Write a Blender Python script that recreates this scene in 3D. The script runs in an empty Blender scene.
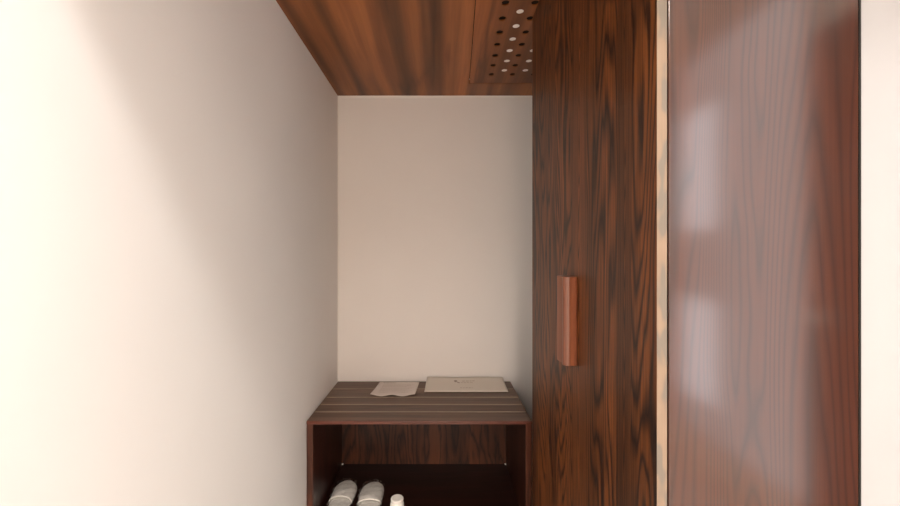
import bpy, bmesh, math, random
from mathutils import Vector, Matrix
random.seed(7)
SC = bpy.context.scene
COL = SC.collection

# ------------------------------------------------------------------ materials
def base_mat(name, color=(.8, .8, .8), rough=.6, coat=0, coat_rough=.1, ior=1.45):
    m = bpy.data.materials.new(name); m.use_nodes = True
    nt = m.node_tree; b = nt.nodes['Principled BSDF']
    b.inputs['Base Color'].default_value = (*color, 1)
    b.inputs['Roughness'].default_value = rough
    b.inputs['IOR'].default_value = ior
    b.inputs['Coat Weight'].default_value = coat
    b.inputs['Coat Roughness'].default_value = coat_rough
    b.inputs['Coat IOR'].default_value = 1.55
    return m, nt, b

def N(nt, kind, **kw):
    n = nt.nodes.new(kind)
    for k, v in kw.items():
        if k in n.inputs: n.inputs[k].default_value = v
        else: setattr(n, k, v)
    return n

def mth(nt, op, a, b=None, c=None):
    n = nt.nodes.new('ShaderNodeMath'); n.operation = op
    for i, v in enumerate((a, b, c)):
        if v is None: continue
        if isinstance(v, (int, float)): n.inputs[i].default_value = v
        else: nt.links.new(v, n.inputs[i])
    return n.outputs[0]

def ramp(nt, fac, stops):
    r = nt.nodes.new('ShaderNodeValToRGB')
    el = r.color_ramp.elements
    while len(el) < len(stops): el.new(.5)
    for e, (p, c) in zip(el, stops):
        e.position = p; e.color = (*c, 1)
    nt.links.new(fac, r.inputs[0])
    return r.outputs[0]

def mix(nt, mode, fac, a, b):
    n = nt.nodes.new('ShaderNodeMix'); n.data_type = 'RGBA'; n.blend_type = mode
    for i, v in ((0, fac), (6, a), (7, b)):
        if isinstance(v, (int, float)): n.inputs[i].default_value = v
        elif isinstance(v, tuple): n.inputs[i].default_value = (*v, 1)
        else: nt.links.new(v, n.inputs[i])
    return n.outputs[2]

def wood(name, light, dark, axis='Z', across=5.0, along=.5, rings=9, width=.3, pores=160, rough=.4,
         coat=.0, coat_rough=.1, ior=1.45, seed=0.0, contrast=1.0, bump=.15, tone=.35, tscale=None, pore_amt=.35, flames=()):
    """veneer: contour lines of a stretched noise give the flat-sawn figure, a fine noise gives the pores"""
    m, nt, b = base_mat(name, light, rough, coat, coat_rough, ior)
    tc = nt.nodes.new('ShaderNodeTexCoord')
    def coords(ac, al, off):
        mp = nt.nodes.new('ShaderNodeMapping')
        s = [ac, ac, ac]; s['XYZ'.index(axis)] = al
        mp.inputs['Scale'].default_value = s
        mp.inputs['Location'].default_value = (off, off * 1.7, off * .6)
        nt.links.new(tc.outputs['Object'], mp.inputs[0]); return mp.outputs[0]
    fig = N(nt, 'ShaderNodeTexNoise', Scale=1.0, Detail=2.5, Roughness=.45)
    nt.links.new(coords(across, along, seed), fig.inputs['Vector'])
    jig = N(nt, 'ShaderNodeTexNoise', Scale=1.0, Detail=3.0)
    nt.links.new(coords(across * 12, along * 9, seed + 3), jig.inputs['Vector'])
    v = mth(nt, 'MULTIPLY', fig.outputs['Fac'], rings)
    v = mth(nt, 'ADD', v, mth(nt, 'MULTIPLY', jig.outputs['Fac'], .85))
    if flames:                                                        # columns of nested V-shaped rings
        sx = nt.nodes.new('ShaderNodeSeparateXYZ'); nt.links.new(tc.outputs['Object'], sx.inputs[0])
        wob = N(nt, 'ShaderNodeTexNoise', Scale=1.6, Detail=2.0); nt.links.new(tc.outputs['Object'], wob.inputs['Vector'])
        for ax, c0, hw, freq in flames:
            u = mth(nt, 'ADD', sx.outputs[ax], mth(nt, 'MULTIPLY', mth(nt, 'SUBTRACT', wob.outputs['Fac'], .5), hw * 1.2))
            u = mth(nt, 'DIVIDE', mth(nt, 'SUBTRACT', u, c0), hw)
            k = mth(nt, 'MAXIMUM', mth(nt, 'SUBTRACT', 1.0, mth(nt, 'MULTIPLY', u, u)), 0.0)
            zz = mth(nt, 'ADD', sx.outputs[2], mth(nt, 'MULTIPLY', wob.outputs['Fac'], .8))
            v = mth(nt, 'ADD', v, mth(nt, 'MULTIPLY', mth(nt, 'MULTIPLY', k, k), mth(nt, 'MULTIPLY', zz, freq)))
    fr = mth(nt, 'FRACT', v)
    d = mth(nt, 'ABSOLUTE', mth(nt, 'SUBTRACT', fr, .5))              # 0 at a ring line
    sel = N(nt, 'ShaderNodeTexNoise', Scale=1.0, Detail=1.0)
    nt.links.new(coords(across * 1.7, along * .8, seed + 8), sel.inputs['Vector'])
    w = mth(nt, 'MULTIPLY', sel.outputs['Fac'], width * 1.6)
    line = mth(nt, 'SMOOTH_MIN', mth(nt, 'DIVIDE', d, w), 1.0, .25)
    pore = N(nt, 'ShaderNodeTexNoise', Scale=1.0, Detail=4.0, Roughness=.65)
    nt.links.new(coords(pores, 3.5, seed + 5), pore.inputs['Vector'])
    pr = ramp(nt, pore.outputs['Fac'], [(.36, (0, 0, 0)), (.62, (1, 1, 1))])
    big = N(nt, 'ShaderNodeTexNoise', Scale=1.0, Detail=2.0)
    nt.links.new(coords(tscale or across * 2.2, along * .35, seed + 12), big.inputs['Vector'])
    f = mth(nt, 'MULTIPLY', line, mth(nt, 'ADD', mth(nt, 'MULTIPLY', pr, pore_amt), 1 - pore_amt))
    f = mth(nt, 'ADD', mth(nt, 'MULTIPLY', mth(nt, 'SUBTRACT', f, 1.0), contrast), 1.0)
    c = mix(nt, 'MIX', f, dark, light)
    bigr = ramp(nt, big.outputs['Fac'], [(.35, (1 - tone,) * 3), (.65, (1 + tone * .6,) * 3)])
    c = mix(nt, 'MULTIPLY', 1.0, c, bigr)
    nt.links.new(c, b.inputs['Base Color'])
    bp = N(nt, 'ShaderNodeBump', Strength=bump, Distance=.0006)
    nt.links.new(f, bp.inputs['Height']); nt.links.new(bp.outputs[0], b.inputs['Normal'])
    return m

def plaster(name, color, rough=.75, mottling=.03, bump=.05):
    m, nt, b = base_mat(name, color, rough)
    tc = nt.nodes.new('ShaderNodeTexCoord')
    n1 = N(nt, 'ShaderNodeTexNoise', Scale=1.3, Detail=3.0); nt.links.new(tc.outputs['Object'], n1.inputs['Vector'])
    n2 = N(nt, 'ShaderNodeTexNoise', Scale=220.0, Detail=2.0); nt.links.new(tc.outputs['Object'], n2.inputs['Vector'])
    r = ramp(nt, n1.outputs['Fac'], [(.3, tuple(c * (1 - mottling) for c in color)), (.7, tuple(min(1, c * (1 + mottling)) for c in color))])
    # a few small scuffs
    vo = N(nt, 'ShaderNodeTexVoronoi', Scale=2.3); nt.links.new(tc.outputs['Object'], vo.inputs['Vector'])
    sp = ramp(nt, vo.outputs['Distance'], [(.010, (.86, .84, .8)), (.022, (1, 1, 1))])
    nt.links.new(mix(nt, 'MULTIPLY', 1.0, r, sp), b.inputs['Base Color'])
    bp = N(nt, 'ShaderNodeBump', Strength=bump, Distance=.001)
    nt.links.new(n2.outputs['Fac'], bp.inputs['Height']); nt.links.new(bp.outputs[0], b.inputs['Normal'])
    return m

M = {}
M['wall'] = plaster('cream_paint', (.785, .775, .765))
M['white'] = plaster('white_paint', (.84, .83, .80))
M['floor'] = plaster('pale_stone', (.56, .54, .51), .35, .08)
M['ceil'] = wood('soffit_veneer', (.31, .105, .027), (.095, .030, .009), axis='Y', across=2.6, along=.28, rings=7,
                 width=.42, pores=90, rough=.42, seed=4.3, contrast=.6, bump=.05, tone=.62, tscale=11)
M['ceil2'] = wood('hatch_veneer', (.30, .098, .026), (.10, .032, .010), axis='Y', across=3.2, along=.3, rings=5,
                  width=.4, pores=90, rough=.42, seed=9.1, contrast=.8, bump=.05, tone=.45, tscale=9)
M['door'] = wood('wardrobe_veneer', (.155, .048, .011), (.008, .0026, .0014), axis='Z', across=5.0, along=.62, rings=30,
                 width=.40, pores=200, rough=.5, pore_amt=.6, coat=.18, coat_rough=.22, seed=2.2, contrast=1.0, ior=1.3, flames=(('Y', .328, .05, 13), ('Y', .103, .026, 7)), tone=.4)
M['side'] = wood('end_panel_veneer', (.052, .013, .0050), (.015, .0045, .0025), axis='Z', across=3.4, along=.22, rings=70,
                 width=.34, pores=260, rough=.6, coat=1.0, coat_rough=.13, ior=1.2, flames=(('X', .118, .055, 5),), seed=6.4, contrast=.65, bump=.1, tone=.25)
M['edge'] = wood('pale_edge_veneer', (.62, .41, .25), (.30, .24, .19), axis='Z', across=30, along=9, rings=2.2,
                 width=.8, pores=200, rough=.45, seed=1.5, contrast=.7, tone=.2)
M['handle'] = wood('handle_wood', (.165, .052, .023), (.05, .014, .008), axis='Z', across=14, along=1.2, rings=4,
                   width=.3, pores=300, rough=.32, coat=.4, seed=3.3, contrast=.7)
M['bench_top'] = wood('bench_top_veneer', (.125, .072, .045), (.06, .032, .02), axis='X', across=14, along=.8, rings=6,
                      width=.3, pores=220, rough=.42, seed=5.5, contrast=.7, tone=.25)
M['bench'] = wood('bench_veneer', (.045, .013, .008), (.018, .006, .004), axis='Z', across=7, along=.8, rings=8,
                  width=.3, pores=200, rough=.35, seed=7.7, contrast=.9)
M['bench_back'] = wood('bench_back_veneer', (.10, .033, .015), (.018, .007, .004), axis='Z', across=7, along=1.3, rings=12,
                       width=.4, pores=180, rough=.45, seed=8.7, contrast=1.0)
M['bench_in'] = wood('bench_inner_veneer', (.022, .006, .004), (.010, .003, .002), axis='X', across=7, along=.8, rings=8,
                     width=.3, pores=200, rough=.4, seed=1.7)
M['bench_edge'] = wood('bench_lipping', (.11, .034, .021), (.07, .02, .012), axis='X', across=14, along=1, rings=4, rough=.35, seed=2.9)
M['bench_edge_up'] = wood('bench_upright_lipping', (.11, .036, .020), (.05, .02, .012), axis='Z', across=14, along=1, rings=4, rough=.35, seed=2.9)
M['inlay'] = base_mat('pale_inlay', (.27, .215, .165), .45)[0]
M['paper'] = plaster('paper', (.64, .58, .545), .8, .03, .02)
M['bagpaper'] = plaster('laundry_paper', (.61, .565, .505), .7, .03, .02)
M['ink'] = base_mat('grey_ink', (.30, .25, .22), .8)[0]
M['ink2'] = base_mat('faint_ink', (.44, .38, .33), .8)[0]
M['cap'] = base_mat('white_plastic', (.90, .86, .82), .5)[0]
M['plastic'] = base_mat('bottle_plastic', (.84, .84, .81), .3, coat=.3)[0]
M['frame'] = base_mat('window_paint', (.8, .8, .78), .4)[0]

def terry():
    m, nt, b = base_mat('terry_cloth', (.86, .86, .83), .95)
    tc = nt.nodes.new('ShaderNodeTexCoord')
    n = N(nt, 'ShaderNodeTexNoise', Scale=420.0, Detail=3.0); nt.links.new(tc.outputs['Object'], n.inputs['Vector'])
    nt.links.new(ramp(nt, n.outputs['Fac'], [(.3, (.76, .76, .73)), (.7, (.90, .90, .87))]), b.inputs['Base Color'])
    bp = N(nt, 'ShaderNodeBump', Strength=.5, Distance=.001)
    nt.links.new(n.outputs['Fac'], bp.inputs['Height']); nt.links.new(bp.outputs[0], b.inputs['Normal'])
    b.inputs['Sheen Weight'].default_value = .3
    return m
M['terry'] = terry()

def film(name, gloss, rough, tint=(1, 1, 1)):
    """thin clear sheet: mostly see-through with a Fresnel gloss"""
    m = bpy.data.materials.new(name); m.use_nodes = True; nt = m.node_tree
    nt.nodes.remove(nt.nodes['Principled BSDF']); out = nt.nodes['Material Output']
    t = N(nt, 'ShaderNodeBsdfTransparent'); t.inputs[0].default_value = (*tint, 1)
    g = N(nt, 'ShaderNodeBsdfGlossy'); g.inputs['Roughness'].default_value = rough
    lw = N(nt, 'ShaderNodeLayerWeight', Blend=.35)
    f = mth(nt, 'ADD', mth(nt, 'MULTIPLY', lw.outputs['Facing'], gloss), .03)
    mx = N(nt, 'ShaderNodeMixShader')
    nt.links.new(f, mx.inputs[0]); nt.links.new(t.outputs[0], mx.inputs[1]); nt.links.new(g.outputs[0], mx.inputs[2])
    nt.links.new(mx.outputs[0], out.inputs[0])
    return m
M['glass'] = film('window_glass', .12, .02)
M['warm_light_tint'] = film('light_warming_glass', .10, .3, (.76, .62, .53))  # made-up tint that warms the daylight reaching the niche
M['frosted'] = film('frosted_glass', .10, .3, (.655, .64, .62))  # dims the added side window so its clear panes reflect brighter
M['film'] = film('clear_bag_film', .6, .08)

def edge_mat():
    m, nt, b = base_mat('pale_edge_band', (.5, .3, .2), .5)
    tc = nt.nodes.new('ShaderNodeTexCoord')
    mp = nt.nodes.new('ShaderNodeMapping'); mp.inputs['Rotation'].default_value = (0, .5, 0); mp.inputs['Scale'].default_value = (34, 34, 13)
    nt.links.new(tc.outputs['Object'], mp.inputs[0])
    n = N(nt, 'ShaderNodeTexNoise', Scale=1.0, Detail=1.5); nt.links.new(mp.outputs[0], n.inputs['Vector'])
    c = ramp(nt, n.outputs['Fac'], [(.44, (.14, .118, .095)), (.50, (.20, .142, .098)), (.7, (.225, .162, .115))])
    nt.links.new(c, b.inputs['Base Color'])
    return m
M['edge'] = edge_mat()

# ------------------------------------------------------------------ mesh helpers
def add_box(bm, x0, x1, y0, y1, z0, z1):
    vs = [bm.verts.new(p) for p in ((x0, y0, z0), (x1, y0, z0), (x1, y1, z0), (x0, y1, z0),
                                    (x0, y0, z1), (x1, y0, z1), (x1, y1, z1), (x0, y1, z1))]
    for f in ((0, 3, 2, 1), (4, 5, 6, 7), (0, 1, 5, 4), (1, 2, 6, 5), (2, 3, 7, 6), (3, 0, 4, 7)):
        bm.faces.new([vs[i] for i in f])
    return vs

def obj(name, bm, mat, parent=None, bevel=0, smooth=False, segs=2):
    me = bpy.data.meshes.new(name)
    bmesh.ops.recalc_face_normals(bm, faces=bm.faces[:])
    bm.to_mesh(me); bm.free()
    me.materials.append(mat)
    if smooth: me.polygons.foreach_set('use_smooth', [True] * len(me.polygons))
    o = bpy.data.objects.new(name, me); COL.objects.link(o)
    if parent:
        o.parent = parent
    if bevel:
        b = o.modifiers.new('bevel', 'BEVEL'); b.width = bevel; b.segments = segs; b.limit_method = 'ANGLE'
    return o

def box(name, dims, mat, parent=None, bevel=0):
    bm = bmesh.new()
    for d in (dims if isinstance(dims[0], tuple) else [dims]): add_box(bm, *d)
    return obj(name, bm, mat, parent, bevel)

def thing(name, label, cat, loc=(0, 0, 0), group=None, rz=0):
    o = bpy.data.objects.new(name, None); COL.objects.link(o)
    o.location = loc; o.rotation_euler.z = rz; o.empty_display_size = .05
    return tag(o, label, cat, group)

def tag(o, label, cat, group=None):
    o['label'] = label; o['category'] = cat
    if group: o['group'] = group
    return o

def struct(o, label=None):
    o['kind'] = 'structure'
    if label: o['label'] = label
    return o

def prism(bm, pts, z0, z1):
    lo = [bm.verts.new((x, y, z0)) for x, y in pts]; hi = [bm.verts.new((x, y, z1)) for x, y in pts]
    bm.faces.new(lo[::-1]); bm.faces.new(hi)
    n = len(pts)
    for i in range(n): bm.faces.new((lo[i], lo[(i + 1) % n], hi[(i + 1) % n], hi[i]))

def plate_with_holes(bm, outer, loops, z0, z1):
    """flat plate between z0 and z1, with openings that go right through"""
    edges = []
    for lp in [outer] + loops:
        vs = [bm.verts.new((x, y, z0)) for x, y in lp]
        edges += [bm.edges.new((vs[i], vs[(i + 1) % len(vs)])) for i in range(len(vs))]
    r = bmesh.ops.triangle_fill(bm, use_beauty=True, edges=edges)
    faces = [g for g in r['geom'] if isinstance(g, bmesh.types.BMFace)]
    ex = bmesh.ops.extrude_face_region(bm, geom=faces, use_keep_orig=True)
    for v in [g for g in ex['geom'] if isinstance(g, bmesh.types.BMVert)]: v.co.z = z1

def lathe(bm, prof, n=40, c=(0, 0)):
    rings = []
    for r, z in prof:
        rings.append([bm.verts.new((c[0] + r * math.cos(2 * math.pi * i / n), c[1] + r * math.sin(2 * math.pi * i / n), z)) for i in range(n)])
    for a, b_ in zip(rings, rings[1:]):
        for i in range(n): bm.faces.new((a[i], a[(i + 1) % n], b_[(i + 1) % n], b_[i]))
    bm.faces.new(rings[0][::-1]); bm.faces.new(rings[-1])

# ------------------------------------------------------------------ room (metres; camera at x=0, y=0, z=1.25)
XL, XR, XP = -.562, 1.5, .665        # left wall, wall of the added window, side of the block beside the wardrobe
YB, YF, YP = 2.10, -2.50, .62        # back wall, wall behind the viewer, face of that block
ZS, ZC = 2.115, 2.60                 # veneered soffit, hall ceiling
YS = .228                            # front edge of the soffit
struct(box('floor', (XL - .1, XR + .1, YF - .1, YB + .1, -.1, 0), M['floor']), 'pale stone floor')
struct(box('wall_left', (XL - .1, XL, YF - .1, YB + .1, 0, ZC), M['wall']), 'plain cream painted wall on the left')
struct(box('wall_back', (XL, XP, YB, YB + .1, 0, ZC), M['wall']), 'cream back wall of the niche')
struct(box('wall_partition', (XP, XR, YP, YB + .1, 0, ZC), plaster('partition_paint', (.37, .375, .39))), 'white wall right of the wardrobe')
WY0, WY1, WZ0, WZ1 = -1.40, -.37, .12, 2.50
FX0, FX1, FZ0, FZ1 = -.20, .90, .15, 2.30
struct(box('wall_front', [(XL, FX0, YF - .1, YF, 0, ZC), (FX1, XR, YF - .1, YF, 0, ZC),
                          (FX0, FX1, YF - .1, YF, 0, FZ0), (FX0, FX1, YF - .1, YF, FZ1, ZC)], M['white']), 'white wall with the added wide window')
struct(box('wall_right', [(XR, XR + .15, YF - .1, WY0, 0, ZC), (XR, XR + .15, WY1, YP, 0, ZC),
                          (XR, XR + .15, WY0, WY1, 0, WZ0), (XR, XR + .15, WY0, WY1, WZ1, ZC)], M['white']), 'white wall with the added window')
struct(box('ceiling', (XL - .1, XR + .15, YF - .1, YB + .1, ZC, ZC + .1), M['white']), 'white hall ceiling')
F = .035
w = struct(box('added_window_1', [(XR + .04, XR + .09, WY0, WY0 + F, WZ0, WZ1), (XR + .04, XR + .09, WY1 - F, WY1, WZ0, WZ1),
                            (XR + .04, XR + .09, WY0 + F, WY1 - F, WZ0, WZ0 + F), (XR + .04, XR + .09, WY0 + F, WY1 - F, WZ1 - F, WZ1)], M['frame']), 'unseen white framed window added for the end panel sheen')  # added out of view: lights the left wall, mirrors in the end panel
CY0, CY1 = -1.27, -.96                            # made-up clear panes among frosted ones, for bright spots in the sheen
px0, px1 = XR + .062, XR + .068
for d in ((CY1, WY1 - F, WZ0 + F, WZ1 - F), (WY0 + F, CY0, WZ0 + F, WZ1 - F), (CY0, CY1, WZ0 + F, .37), (CY0, CY1, .97, 1.39), (CY0, CY1, 2.11, WZ1 - F)):
    box('frosted_pane', (px0, px1, *d), M['frosted'], w)
for d in ((CY0, CY1, .37, .97), (CY0, CY1, 1.39, 2.11)):
    box('pane', (px0, px1, *d), M['glass'], w)
w = struct(box('added_window_2', [(FX0, FX0 + F, YF - .09, YF - .04, FZ0, FZ1), (FX1 - F, FX1, YF - .09, YF - .04, FZ0, FZ1),
                            (FX0 + F, FX1 - F, YF - .09, YF - .04, FZ0, FZ0 + F), (FX0 + F, FX1 - F, YF - .09, YF - .04, FZ1 - F, FZ1)], M['frame']), 'unseen wide white framed window added to light the niche')  # added behind the viewer to brighten the niche
box('pane', (FX0 + F, FX1 - F, YF - .068, YF - .062, FZ0 + F, FZ1 - F), M['warm_light_tint'], w)

d = struct(box('added_door_1', (XR - .012, XR - .001, WY1 + .03, .56, .005, 2.12), M['side'], None, .002), 'unseen dark brown wooden door added to darken the end panel reflection')  # added out of view as a dark reflection for the end panel
bm = bmesh.new(); lathe(bm, [(.024, 0), (.024, .006), (.011, .008), (.011, .04), (.022, .045), (.026, .06), (.020, .072)], 24)
k = obj('added_door_handle', bm, M['cap'], d, smooth=True); k.rotation_euler = (0, math.radians(-90), 0); k.location = (XR - .012, -.25, 1.0)

# veneered soffit with the opening for the perforated hatch, and its plastered front
TILT = .042
def hp(x, y):                                     # hatch coordinates: columns lean slightly
    return (x + TILT * (y - 1.6), y)
hx0, hx1, hy0, hy1 = .136, .60, .86, 1.94
hatch_rect = [hp(hx0, hy0), hp(hx1, hy0), hp(hx1, hy1), hp(hx0, hy1)]
g = .0028
open_rect = [hp(hx0 - g, hy0 - g), hp(hx1 + g, hy0 - g), hp(hx1 + g, hy1 + g), hp(hx0 - g, hy1 + g)]
bm = bmesh.new()
plate_with_holes(bm, [(XL, YS + .02), (XP, YS + .02), (XP, YB), (XL, YB)], [open_rect], ZS, ZS + .018)
struct(obj('ceiling', bm, M['ceil']), 'low wood veneer ceiling over the niche')
struct(box('trim_1', [(XL, XR, YS, YS + .02, ZS - .005, ZC), (XP, XR, YS + .02, YP, ZS, ZS + .018)], M['white']), 'white front of the low ceiling')
struct(box('trim_2', [(XL, XP, YB - .006, YB, ZS - .007, ZS), (XL, XL + .004, YB - .006, YB, .02, ZS - .007)], M['white']), 'thin white bead round the back wall')

# perforated hatch
hatch = thing('ceiling_hatch', 'dark brown wooden ceiling hatch with a grid of round holes, some capped white', 'hatch', (.35, 1.4, ZS))
cols = {'A': (.2385, 0), 'B': (.2965, 1), 'C': (.3405, 0), 'D': (.3960, 1), 'E': (.4425, 0), 'F': (.4980, 1)}
loops, caps = [], []
for cn, (cx_, odd) in cols.items():
    for k in range(11):
        yy = 1.318 - 4 * .088 + .088 * k + (.048 if odd else 0)
        if yy > 1.87: continue
        c = hp(cx_, yy)
        loops.append([(c[0] + .0135 * math.cos(t * math.pi / 10), c[1] + .0135 * math.sin(t * math.pi / 10)) for t in range(20)])
        if odd and yy > 1.2 and cn != 'F': caps.append(c)
bm = bmesh.new()
off = Vector((.35, 1.4))
sub = lambda L: [(x - off.x, y - off.y) for x, y in L]
plate_with_holes(bm, sub(hatch_rect), [sub(l) for l in loops], 0, .004)
obj('perforated_panel', bm, M['ceil2'], hatch)
for c in caps:
    bm = bmesh.new(); lathe(bm, [(.0132, .0015), (.0132, .009)], 20, (c[0] - off.x, c[1] - off.y))
    o = obj('hole_cap', bm, M['cap'], hatch); o['label'] = 'white round cap'
box('void_backing', (-.24, .27, -.52, .52, .014, .02), base_mat('void_black', (.01, .008, .007), .9)[0], hatch)  # black sheet put in for the unlit void behind the holes

# ------------------------------------------------------------------ wardrobe
WX, WYN, WYF = .339, .595, 1.40
wd = thing('wardrobe', 'tall dark brown wood veneer wardrobe with glossy end panel, right of the niche', 'wardrobe', (WX, WYN, 0))
def W(x0, x1, y0, y1, z0, z1): return (x0 - WX, x1 - WX, y0 - WYN, y1 - WYN, z0, z1)
dr = box('door', W(WX, WX + .0155, WYN + .0012, WYF, .08, ZS - .004), M['door'], wd, .0006)
o = box('edge_band', W(WX, WX + .0155, WYN, WYN + .0012, .08, ZS - .004), M['edge'], dr); o['label'] = 'pale veneer edge strip'
box('side_panel', W(WX + .0205, XP - .0065, WYN + .004, WYN + .022, .0, ZS - .003), M['side'], wd, .0012)
box('side_panel', W(WX + .0192, XP - .01, WYF - .018, WYF, .0, ZS - .003), M['bench_in'], wd)
box('shadow_gap_strip', W(XP - .0065, XP - .0038, WYN + .003, WYN + .022, 0, ZS - .003), base_mat('shadow_gap_black', (.010, .009, .007), .6)[0], wd)  # near-black strip painted in for the shadow gap at the panel edge
box('back_panel', W(XP - .01, XP - .004, WYN + .022, WYF, .0, ZS - .003), M['bench_in'], wd)
box('top_panel', W(WX + .0192, XP - .01, WYN + .022, WYF - .018, ZS - .022, ZS - .004), M['bench_in'], wd)
box('plinth', W(WX + .03, WX + .045, WYN + .022, WYF - .018, 0, .078), M['bench_in'], wd)
# handle: an upright wooden grip with a finger groove along its side
HY0, HY1, HZ0, HZ1 = .936, 1.000, .972, 1.191
p = []
def arc(cx, cy, r, a0, a1, n=6):
    return [(cx + r * math.cos(math.radians(a0 + (a1 - a0) * i / n)), cy + r * math.sin(math.radians(a0 + (a1 - a0) * i / n))) for i in range(n + 1)]
px_ = -.034
p += [(0, .004), (-.006, .001)] + arc(-.021, .0125, .0135, 290, 140, 12)  # rounded front bar
p += [(-.015, .026)] + arc(-.027, .037, .0065, 250, 90, 5)[:1] + [(px_ + .004, .034)]
p += arc(px_ + .006, .056, .006, 180, 90) + [(0, .064)]
bm = bmesh.new(); prism(bm, p, HZ0, HZ1)
for v in bm.verts: v.co.y += HY0 - WYN
obj('handle', bm, M['handle'], dr, .0012)

# ------------------------------------------------------------------ luggage bench
BX0, BX1, BY0, BY1 = XL + .002, .386, 1.597, YB - .001
BZ = .5445
bench = thing('luggage_bench', 'low dark wooden luggage bench with open shelf against the back wall', 'bench', (BX0, BY0, 0))
def B(x0, x1, y0, y1, z0, z1): return (x0 - BX0, x1 - BX0, y0 - BY0, y1 - BY0, z0, z1)
BY1 = YB - .007
top = box('top_board', B(BX0, BX1, BY0 + .008, BY1, BZ - .014, BZ), M['bench_top'], bench, .001)
box('front_lipping', B(BX0, BX1, BY0, BY0 + .008, BZ - .014, BZ), M['bench_edge'], top, .002)
for y in (1.69, 1.771, 1.86, 1.976):
    # a slim raised strip with rounded edges
    bm = bmesh.new(); add_box(bm, .004, BX1 - BX0 - .004, y - .0035 - BY0, y + .0035 - BY0, BZ, BZ + .0022)
    o = obj('anti_slip_strip', bm, M['inlay'], top, .0008)
T = .026
for x in (BX0, BX1 - T):
    sb = box('side_board', B(x, x + T, BY0 + .009, BY1, 0, BZ - .0142), M['bench'], bench)
    box('edge_lipping', B(x, x + T, BY0 + .003, BY0 + .009, 0, BZ - .0142), M['bench_edge_up'], sb, .001)
box('back_board', B(BX0 + T, BX1 - T, BY1 - .014, BY1, .098, BZ - .0142), M['bench_back'], bench)
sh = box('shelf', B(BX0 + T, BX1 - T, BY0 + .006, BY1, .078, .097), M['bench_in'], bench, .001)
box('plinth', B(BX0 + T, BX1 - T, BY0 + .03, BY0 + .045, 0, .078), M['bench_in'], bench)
for x in (BX0 + T, BX1 - T - .008):
    o = box('corner_bracket', B(x, x + .008, BY1 - .022, BY1 - .0142, .0972, .103), M['cap'], bench, .001); o['label'] = 'tiny white corner bracket'
SZ = .097

# ------------------------------------------------------------------ papers on the bench
def sheet(bm, quad, nx, ny, zf, th):
    """quad: front-left, front-right, back-right, back-left (x, y); zf(u, v) height"""
    fl, fr, br, bl = [Vector(q) for q in quad]
    top, bot = {}, {}
    for i in range(nx + 1):
        for j in range(ny + 1):
            u, v = i / nx, j / ny
            q = fl.lerp(fr, u).lerp(bl.lerp(br, u), v); z = zf(u, v)
            top[i, j] = bm.verts.new((q.x, q.y, z + th)); bot[i, j] = bm.verts.new((q.x, q.y, z))
    for i in range(nx):
        for j in range(ny):
            bm.faces.new((top[i, j], top[i + 1, j], top[i + 1, j + 1], top[i, j + 1]))
            bm.faces.new((bot[i, j], bot[i, j + 1], bot[i + 1, j + 1], bot[i + 1, j]))
    rim = [(i, 0) for i in range(nx)] + [(nx, j) for j in range(ny)] + [(i, ny) for i in range(nx, 0, -1)] + [(0, j) for j in range(ny, 0, -1)]
    for a, b_ in zip(rim, rim[1:] + rim[:1]): bm.faces.new((top[a], bot[a], bot[b_], top[b_]))
    def P(u, v, lift=.0004):
        q = fl.lerp(fr, u).lerp(bl.lerp(br, u), v); return (q.x, q.y, zf(u, v) + th + lift)
    return P

def dashes(bm, P, rows):
    """rows of small ink dashes: (v, height, u0, u1)"""
    for v, h, u0, u1 in rows:
        u = u0
        while u < u1:
            L = min(random.uniform(.02, .06), u1 - u)
            vs = [bm.verts.new(P(*q)) for q in ((u, v), (u + L, v), (u + L, v + h), (u, v + h))]
            bm.faces.new(vs); u += L + .012

ps = thing('paper_sheet', 'square printed leaflet lying flat on the left of the bench top', 'leaflet', (-.23, 1.97, BZ))
q = [(-.343 + .23, 1.867 - 1.97), (-.1225 + .23, 1.867 - 1.97), (-.112 + .23, 2.075 - 1.97), (-.328 + .23, 2.075 - 1.97)]
zf1 = lambda u, v: .0030 + .0075 * (1 - v) ** 2 * (.5 + .5 * math.cos(u * 13)) + .003 * (1 - v) ** 2 * abs(2 * u - 1) ** 3
bm = bmesh.new(); P = sheet(bm, q, 30, 12, zf1, .0008); obj('sheet', bm, M['paper'], ps, smooth=True)
bm = bmesh.new()
dashes(bm, P, [(.90, .035, .12, .42)]); obj('printed_heading', bm, M['ink'], ps)
bm = bmesh.new()
dashes(bm, P, [(v, .022, .14, .9 - .08 * (i % 3)) for i, v in enumerate((.76, .69, .62, .52, .45, .38, .31, .22))]); obj('printed_text', bm, M['ink2'], ps)

lb = thing('laundry_bag', 'folded beige laundry bag with faint emblem lying on the right of the bench top', 'bag', (.13, 2.0, BZ))
q = [(-.0787 - .13, 1.925 - 2), (.345 - .13, 1.925 - 2), (.343 - .13, 2.085 - 2), (-.071 - .13, 2.085 - 2)]
zf2 = lambda u, v: .0026 + .020 * v ** 1.3 + .0015 * math.sin(u * 9 + 1) * v
bm = bmesh.new(); P = sheet(bm, q, 30, 12, zf2, .0045); obj('bag_body', bm, M['bagpaper'], lb, smooth=True)
bm = bmesh.new()
dashes(bm, P, [(.70, .05, .46, .62), (.60, .04, .41, .60)]); obj('printed_text', bm, M['ink2'], lb)
bm = bmesh.new(); dashes(bm, P, [(.22, .05, .43, .58)]); obj('printed_text', bm, M['ink2'], lb)
bm = bmesh.new()
cs = [(.375 + .020 * math.cos(t) * (1 + .25 * math.sin(3 * t)), .72 + .075 * math.sin(t)) for t in [k * math.pi / 9 for k in range(18)]]
bm.faces.new([bm.verts.new(P(*c)) for c in cs])
bm.faces.new([bm.verts.new(P(*c)) for c in ((.385, .66), (.41, .58), (.43, .575), (.40, .69))])
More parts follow.
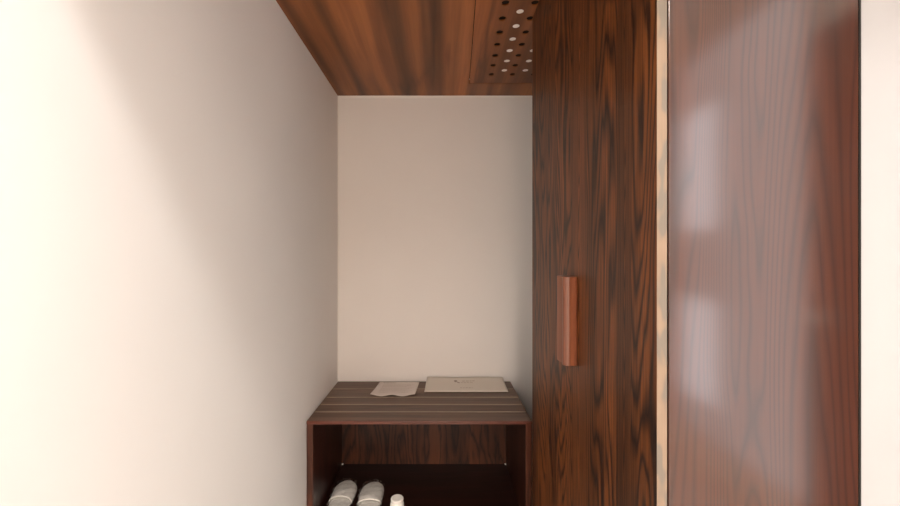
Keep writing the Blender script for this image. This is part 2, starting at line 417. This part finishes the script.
obj('emblem', bm, M['ink'], lb)

# ------------------------------------------------------------------ slippers, bags, bottle
def sole_w(t):                                   # half width along the length, t=0 heel, t=1 toe
    hw = .0475 + .0055 * (1 / (1 + math.exp(-(t - .52) * 13)))
    e = min(1, t / .13); f = min(1, (1 - t) / .26)
    return hw * math.sqrt(max(0, 1 - (1 - e) ** 2)) * math.sqrt(max(0, 1 - (1 - f) ** 2.0))

L = .300
def loft(bm, sections):
    rings = [[bm.verts.new(p) for p in s] for s in sections]
    n = len(rings[0])
    for a, b_ in zip(rings, rings[1:]):
        for i in range(n): bm.faces.new((a[i], a[(i + 1) % n], b_[(i + 1) % n], b_[i]))
    bm.faces.new(rings[0][::-1]); bm.faces.new(rings[-1])

def slipper(mirror, label, loc, rz):
    s = thing('slipper', label, 'slipper', loc, 'white slippers on the bench shelf', rz)
    bend = lambda t: mirror * .010 * math.sin(t * 2.6)
    ts = [.004] + [k / 32 for k in range(1, 32)] + [.997]
    def slab(z0, z1, inset):
        sec = []
        for t in ts:
            w_ = max(.0015, sole_w(t) - inset); y = t * L; zc = (z0 + z1) / 2; h = (z1 - z0) / 2; b_ = bend(t)
            sec.append([(b_ + w_ * math.copysign(abs(math.cos(a)) ** .45, math.cos(a)), y, zc + h * math.copysign(abs(math.sin(a)) ** .7, math.sin(a))) for a in [k * math.pi / 10 for k in range(20)]])
        return sec
    bm = bmesh.new(); loft(bm, slab(0, .009, 0)); obj('sole', bm, M['terry'], s, smooth=True)
    bm = bmesh.new(); loft(bm, slab(.0085, .013, .004)); obj('insole', bm, M['terry'], s, smooth=True)
    # vamp: shell over the toes with a rolled opening edge
    bm = bmesh.new(); outer, inner = [], []
    n = 20
    for k in range(22):
        t = .46 + (.998 - .46) * (k / 21)
        w_ = max(.002, sole_w(t) + .0035); H = .006 + .024 * math.sqrt(max(0, 1 - ((t - .46) / .54) ** 2.3))
        b_ = bend(t); ro, ri = [], []
        for i in range(n + 1):
            a = math.pi * i / n
            sag = -.035 * L * math.sin(a) * 0 + (-.018 * abs(math.cos(a)) ** 2 if k == 0 else 0) * 0
            y = t * L + sag + (.02 * math.sin(a) * (1 - k / 21) ** 2 * mirror * .3)
            cr = .0011 * math.sin(a * 7 + k * .7) + .0016 * math.sin(a * 2 + k * .9 * mirror) * math.sin(k * .35)
            ro.append(bm.verts.new((b_ + w_ * math.cos(a), y, .004 + (H + cr) * math.sin(a) ** .8)))
            ri.append(bm.verts.new((b_ + (w_ - .003) * math.cos(a), y, .003 + max(.001, H - .004) * math.sin(a) ** .8)))
        outer.append(ro); inner.append(ri)
    for k in range(21):
        for i in range(n):
            bm.faces.new((outer[k][i], outer[k + 1][i], outer[k + 1][i + 1], outer[k][i + 1]))
            bm.faces.new((inner[k][i], inner[k][i + 1], inner[k + 1][i + 1], inner[k + 1][i]))
    for i in range(n):
        bm.faces.new((outer[0][i], outer[0][i + 1], inner[0][i + 1], inner[0][i]))
        bm.faces.new((outer[-1][i], inner[-1][i], inner[-1][i + 1], outer[-1][i + 1]))
    for k in range(21):
        bm.faces.new((outer[k][0], inner[k][0], inner[k + 1][0], outer[k + 1][0]))
        bm.faces.new((outer[k][n], outer[k + 1][n], inner[k + 1][n], inner[k][n]))
    vamp = obj('vamp', bm, M['terry'], s, smooth=True)
    # rolled piping along the opening
    bm = bmesh.new(); path = []
    t = .46; w_ = sole_w(t) + .0035
    for i in range(n + 1):
        a = math.pi * i / n
        path.append(Vector((bend(t) + w_ * math.cos(a), t * L + .02 * math.sin(a) * mirror * .3, .005 + .030 * math.sin(a) ** .8)))
    sec = []
    for i, c in enumerate(path):
        d = (path[min(n, i + 1)] - path[max(0, i - 1)]).normalized(); up = Vector((0, 1, 0)); sd = d.cross(up).normalized()
        sec.append([tuple(c + .0026 * (up * math.cos(q_) + sd * math.sin(q_))) for q_ in [k * math.pi / 4 for k in range(8)]])
    loft(bm, sec); obj('piping', bm, M['terry'], vamp, smooth=True)
    # loose clear bag round it
    bg = thing('plastic_bag', 'clear plastic bag round ' + ('the slipper nearest the side board' if mirror > 0 else 'the slipper nearest the white bottle'), 'bag', loc, None, rz)
    bm = bmesh.new(); sec = []
    rnd = random.Random(11 if mirror > 0 else 23)
    ph = [rnd.uniform(0, 6) for _ in range(6)]
    for k in range(40):
        t = -.02 + 1.035 * k / 39; tt = min(.995, max(.02, t))
        w_ = max(.022, sole_w(tt) + .007) ; H = (.026 if t < .45 else .026 + .014 * math.sin(min(1, (t - .45) / .3) * math.pi / 2)) * (1 if t < .92 else max(.25, (1.05 - t) / .13))
        ring = []
        for i in range(32):
            a = 2 * math.pi * i / 32; c, s_ = math.cos(a), math.sin(a)
            wr = .0022 * math.sin(a * 9 + ph[0] + t * 21) + .0018 * math.sin(t * 60 + ph[1] + a * 3) + .0012 * math.sin(a * 17 - t * 43 + ph[2])
            ring.append((bend(tt) + (w_ + wr) * math.copysign(abs(c) ** .7, c), t * L, max(-.0001, .0 + (H + wr) * math.copysign(abs(s_) ** .6, s_)) if s_ > 0 else -.0001 + .0))
        sec.append(ring)
    loft(bm, sec)
    obj('bag_film', bm, M['film'], bg, smooth=True)

slipper(1, 'white terry slipper in clear bag nearest the side board of the bench shelf', (-.4695, 1.61, SZ + .0005), math.radians(-1))
slipper(-1, 'white terry slipper in clear bag beside the small white bottle', (-.308, 1.600, SZ + .0005), math.radians(2))

bt = thing('bottle', 'small white bottle with a flat round cap on the bench shelf', 'bottle', (-.184, 1.635, SZ + .0005))
bm = bmesh.new(); lathe(bm, [(.024, 0), (.0285, .003), (.0295, .01), (.0295, .076), (.028, .083), (.023, .0875), (.017, .0885), (.017, .091)]); obj('body', bm, M['plastic'], bt, smooth=True)
bm = bmesh.new(); lathe(bm, [(.020, .0912), (.0255, .0925), (.0275, .0955), (.0275, .0985), (.0255, .1018), (.022, .103), (.017, .1018), (.010, .1012)]); obj('cap', bm, M['plastic'], bt, smooth=True)

# ------------------------------------------------------------------ light
def unseen_downlight(x, y, watts, r=.035, spread=2.4, col=(1, .86, .74)):  # unseen lamps added out of view to cast the soffit shadow on the walls
    l = bpy.data.lights.new('unseen_downlight_lamp', 'AREA'); l.shape = 'DISK'; l.size = 2 * r; l.energy = watts; l.color = col; l.spread = spread
    o = bpy.data.objects.new('unseen_downlight_lamp', l); o.location = (x, y, ZC - .012); COL.objects.link(o)
    return o
unseen_downlight(.05, -.135, 17, r=.055, col=(1, .95, .89))
unseen_downlight(.05, -1.02, 42)
unseen_downlight(.05, -1.80, 42)

wl = bpy.data.worlds.new('daylight'); SC.world = wl; wl.use_nodes = True
bg = wl.node_tree.nodes['Background']; bg.inputs[0].default_value = (.94, .965, 1.0, 1); bg.inputs[1].default_value = 8.5
def portal(w_, h_, loc, rot):
    pl = bpy.data.lights.new('window_portal', 'AREA'); pl.shape = 'RECTANGLE'; pl.size = w_; pl.size_y = h_
    pl.cycles.is_portal = True
    po = bpy.data.objects.new('window_portal', pl); po.location = loc; po.rotation_euler = rot; COL.objects.link(po)
portal(WZ1 - WZ0, WY1 - WY0, (XR + .12, (WY0 + WY1) / 2, (WZ0 + WZ1) / 2), (0, math.radians(90), 0))
portal(FX1 - FX0, FZ1 - FZ0, ((FX0 + FX1) / 2, YF - .12, (FZ0 + FZ1) / 2), (math.radians(90), 0, 0))

# ------------------------------------------------------------------ camera
cd = bpy.data.cameras.new('camera'); cam = bpy.data.objects.new('camera', cd); COL.objects.link(cam)
cam.location = (0, 0, 1.25); cam.rotation_euler = (math.radians(90), 0, 0)
cd.sensor_width = 36; cd.lens = 36 * 381 / 900; cd.shift_x = 10 / 900; cd.clip_start = .01
SC.camera = cam
SC.view_settings.view_transform = 'Standard'; SC.view_settings.look = 'None'
SC.view_settings.exposure = .08; SC.view_settings.gamma = 1
SC.cycles.max_bounces = 14; SC.cycles.diffuse_bounces = 8; SC.cycles.transparent_max_bounces = 16
SC.cycles.caustics_reflective = False
